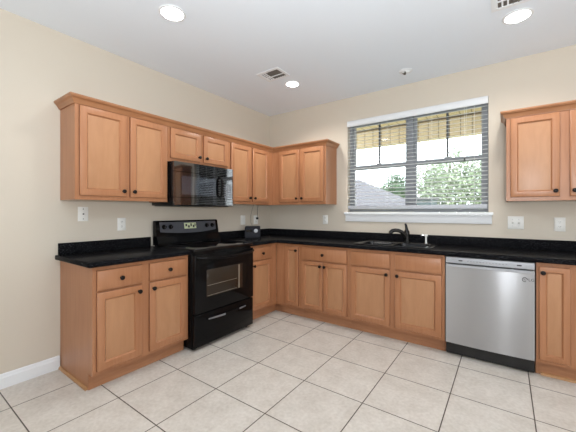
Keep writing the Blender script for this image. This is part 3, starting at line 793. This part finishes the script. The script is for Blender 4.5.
wc = obj('cord', tube(B(), [(.075, -.47, 1.0655), (.02, -.44, 1.11), (.008, -.43, 1.20), (.012, -.405, 1.28), (.03, -.39, 1.3635)], .0022, 8), CORDM)
bpy.context.view_layer.update(); wc.parent = ap_; wc.matrix_parent_inverse = ap_.matrix_world.inverted()
pc = thing('plug_with_cord', 'plug with a grey cord rising from the right outlet to the corner wall cabinet', 'plug', (.012, -.305, 1.168))
obj('plug', box(B(), -.003, .022, -.014, .014, -.020, .010, .004), BLACKM, pc)
obj('cord', tube(B(), [(.010, 0, .008), (.012, .001, .05), (.008, .005, .13), (.018, .007, .183)], .0035, 8), CORDM, pc)

# ------------------------------------------------------------------ wall plates
SLOT = DARKSLOT
def wplate(label, name, cat, loc, rz, w, h, kind, n=1, group=None):
    t = thing(name, label, cat, loc, rz)
    obj('plate', rings_panel(B(), -w/2, w/2, -h/2, h/2, [(.0, -.003), (.004, -.006)], -.0005), WHITEP, t)
    for k in range(n):
        cx = (k-(n-1)/2)*.046
        if kind == 'duplex':
            for dz in (-.021, .021):
                r = obj('socket', lathe(B(), [(0, 0), (.017, 0), (.0165, .002), (0, .002)], (cx, -.006, dz), (0, -1, 0), 18), WHITEP, t)
                for sx in (-.006, .006): obj('slot', box(B(), cx+sx-.0013, cx+sx+.0013, -.0088, -.0081, dz-.001, dz+.008), SLOT, r)
                obj('slot', lathe(B(), [(0, 0), (.0025, 0), (.0025, .0006), (0, .0006)], (cx, -.0081, dz-.008), (0, -1, 0), 10), SLOT, r)
        if kind == 'toggle':
            sw = obj('toggle', prism(B(), [(-.0062, -.012), (-.009, -.011), (-.018, .006), (-.016, .010), (-.0062, .012)], 'x', cx-.005, cx+.005), WHITEP, t)
            for dz in (-.03, .03): obj('screw', lathe(B(), [(0, 0), (.003, 0), (.002, .001), (0, .0012)], (cx, -.0061, dz), (0, -1, 0), 10), SILV, t)
        if kind == 'jack':
            obj('jack', lathe(B(), [(0, 0), (.006, 0), (.006, .006), (.003, .006), (.003, .003), (0, .003)], (cx, -.006, 0), (0, -1, 0), 14), SLOT, t, label='dark jack in the middle of the plate')
            for dz in (-.042, .042): obj('screw', lathe(B(), [(0, 0), (.0042, 0), (.003, .001), (0, .0014)], (cx, -.0061, dz), (0, -1, 0), 10), SLOT, t)
        if kind == 'rocker':
            obj('rocker', prism(B(), [(-.0061, -.032), (-.0085, -.031), (-.0065, 0), (-.0105, .031), (-.0061, .032)], 'x', cx-.015, cx+.015), WHITEP, t)
    return t
wplate('white jack plate with three dark dots under the leftmost wall cabinet', 'wall_plate', 'wall plate', (0, -2.507, 1.240), PI/2, .078, .122, 'jack')
wplate('white duplex outlet on the left wall above the worktop, near the range', 'power_outlet', 'outlet', (0, -2.189, 1.143), PI/2, .074, .118, 'duplex')
wplate('left one of two white wall plates above the black electronic box', 'wall_switch', 'switch', (0, -.578, 1.145), PI/2, .09, .125, 'rocker')
wplate('right one of two white wall plates, nearest the room corner', 'power_outlet', 'outlet', (0, -.315, 1.142), PI/2, .09, .125, 'duplex')
wplate('white outlet under the wall cabinet between corner and window', 'power_outlet', 'outlet', (.959, 0, 1.153), 0, .074, .118, 'duplex')
wplate('wide white plate with two toggle switches right of the window', 'wall_switch', 'switch', (2.995, 0, 1.155), 0, .122, .122, 'toggle', 2)
wplate('white duplex outlet at the right edge beside the toggle switches', 'power_outlet', 'outlet', (3.307, 0, 1.146), 0, .076, .124, 'duplex')

# ------------------------------------------------------------------ ceiling fittings
LENS = plain('lit_lens', (1, 1, 1, 1), .5, emit=((1, .98, .95, 1), 14))
def downlight(label, x, y, r=.078, power=12):
    t = thing('ceiling_light', label, 'light', (x, y, H), 0, 'recessed ceiling lights')
    b = B(); lathe(b, [(r, -.0005), (r+.018, -.0005), (r+.016, -.005), (r, -.007), (r, -.0005)], (0, 0, 0), n=40); obj('trim_ring', b, WHITET, t)
    b = B(); lathe(b, [(0, -.0006), (r-.001, -.0006), (r-.001, -.003), (0, -.0035)], (0, 0, 0), n=40); obj('lens', b, LENS, t, label='glowing round lens')
    d = bpy.data.lights.new('downlight', 'SPOT'); d.energy = power; d.color = (1, .97, .92); d.shadow_soft_size = .07; d.spot_size = math.radians(150); d.spot_blend = .6
    lo = bpy.data.objects.new('lamp_glow', d); COL.objects.link(lo); lo.parent = t; lo.location = (0, 0, -.06)
    return t
downlight('glowing recessed light nearest the camera, at the upper left', .945, -2.28)
downlight('glowing recessed light beside the square vent near the corner', .955, -.765, .07, 30)
downlight('glowing recessed light at the upper right over the dishwasher', 2.99, -.77, .078, 22)

def vent(label, x, y, sx, sy, rz=0):
    t = thing('ceiling_vent', label, 'vent', (x, y, H), rz)
    hx, hy = sx/2, sy/2
    obj('frame', grid_slab(B(), [-hx, -hx+.028, hx-.028, hx], [-hy, -hy+.028, hy-.028, hy], lambda i, j: not (i == 1 and j == 1), lambda u, v, w2: (u, v, w2), -.007, -.0006), WHITET, t)
    obj('duct_opening', box(B(), -hx+.028, hx-.028, -hy+.028, hy-.028, -.0016, -.0006), GREYV, t)
    obj('divider', box(B(), -hx+.028, hx-.028, .018, .032, -.007, -.0018), WHITET, t)
    obj('blank_panel', box(B(), -hx+.028, -.01, -hy+.028, -hy+.034, -.006, -.0018), WHITET, t)
    n = 9
    for k in range(n):
        u = -hx+.034+(sx-.068)*k/(n-1)
        b = B(); prism(b, [(u-.006, -.0062), (u+.004, -.002), (u+.005, -.002), (u-.005, -.0066)], 'y', -hy+.029, hy-.029); obj('louvre', b, GREYV if k > 2 else WHITET, t)
    return t
vent('white square air vent on the ceiling beside the far recessed light', .925, -1.075, .28, .22)
vent('white air vent cut off by the top edge above the right light', 2.995, -1.07, .32, .26)
e_ = thing('eyeball_light', 'small unlit white eyeball fitting on the ceiling in front of the window', 'light', (2.085, -.348, H))
b = B(); lathe(b, [(.046, -.0006), (.066, -.0006), (.064, -.005), (.046, -.010), (.046, -.0006)], (0, 0, 0), n=32); obj('trim_ring', b, WHITET, e_)
b = B(); lathe(b, [(0, -.0006), (.045, -.0006), (.042, -.012), (.026, -.022), (0, -.024)], (0, 0, 0), n=28); obj('eyeball', b, WHITET, e_)
b = B(); lathe(b, [(0, 0), (.031, 0), (.031, .002), (0, .002)], (-.016, -.016, -.0175), (-.5, -.5, -.7), n=20, sy=.85); obj('opening', b, GREYV, e_, label='dark opening')
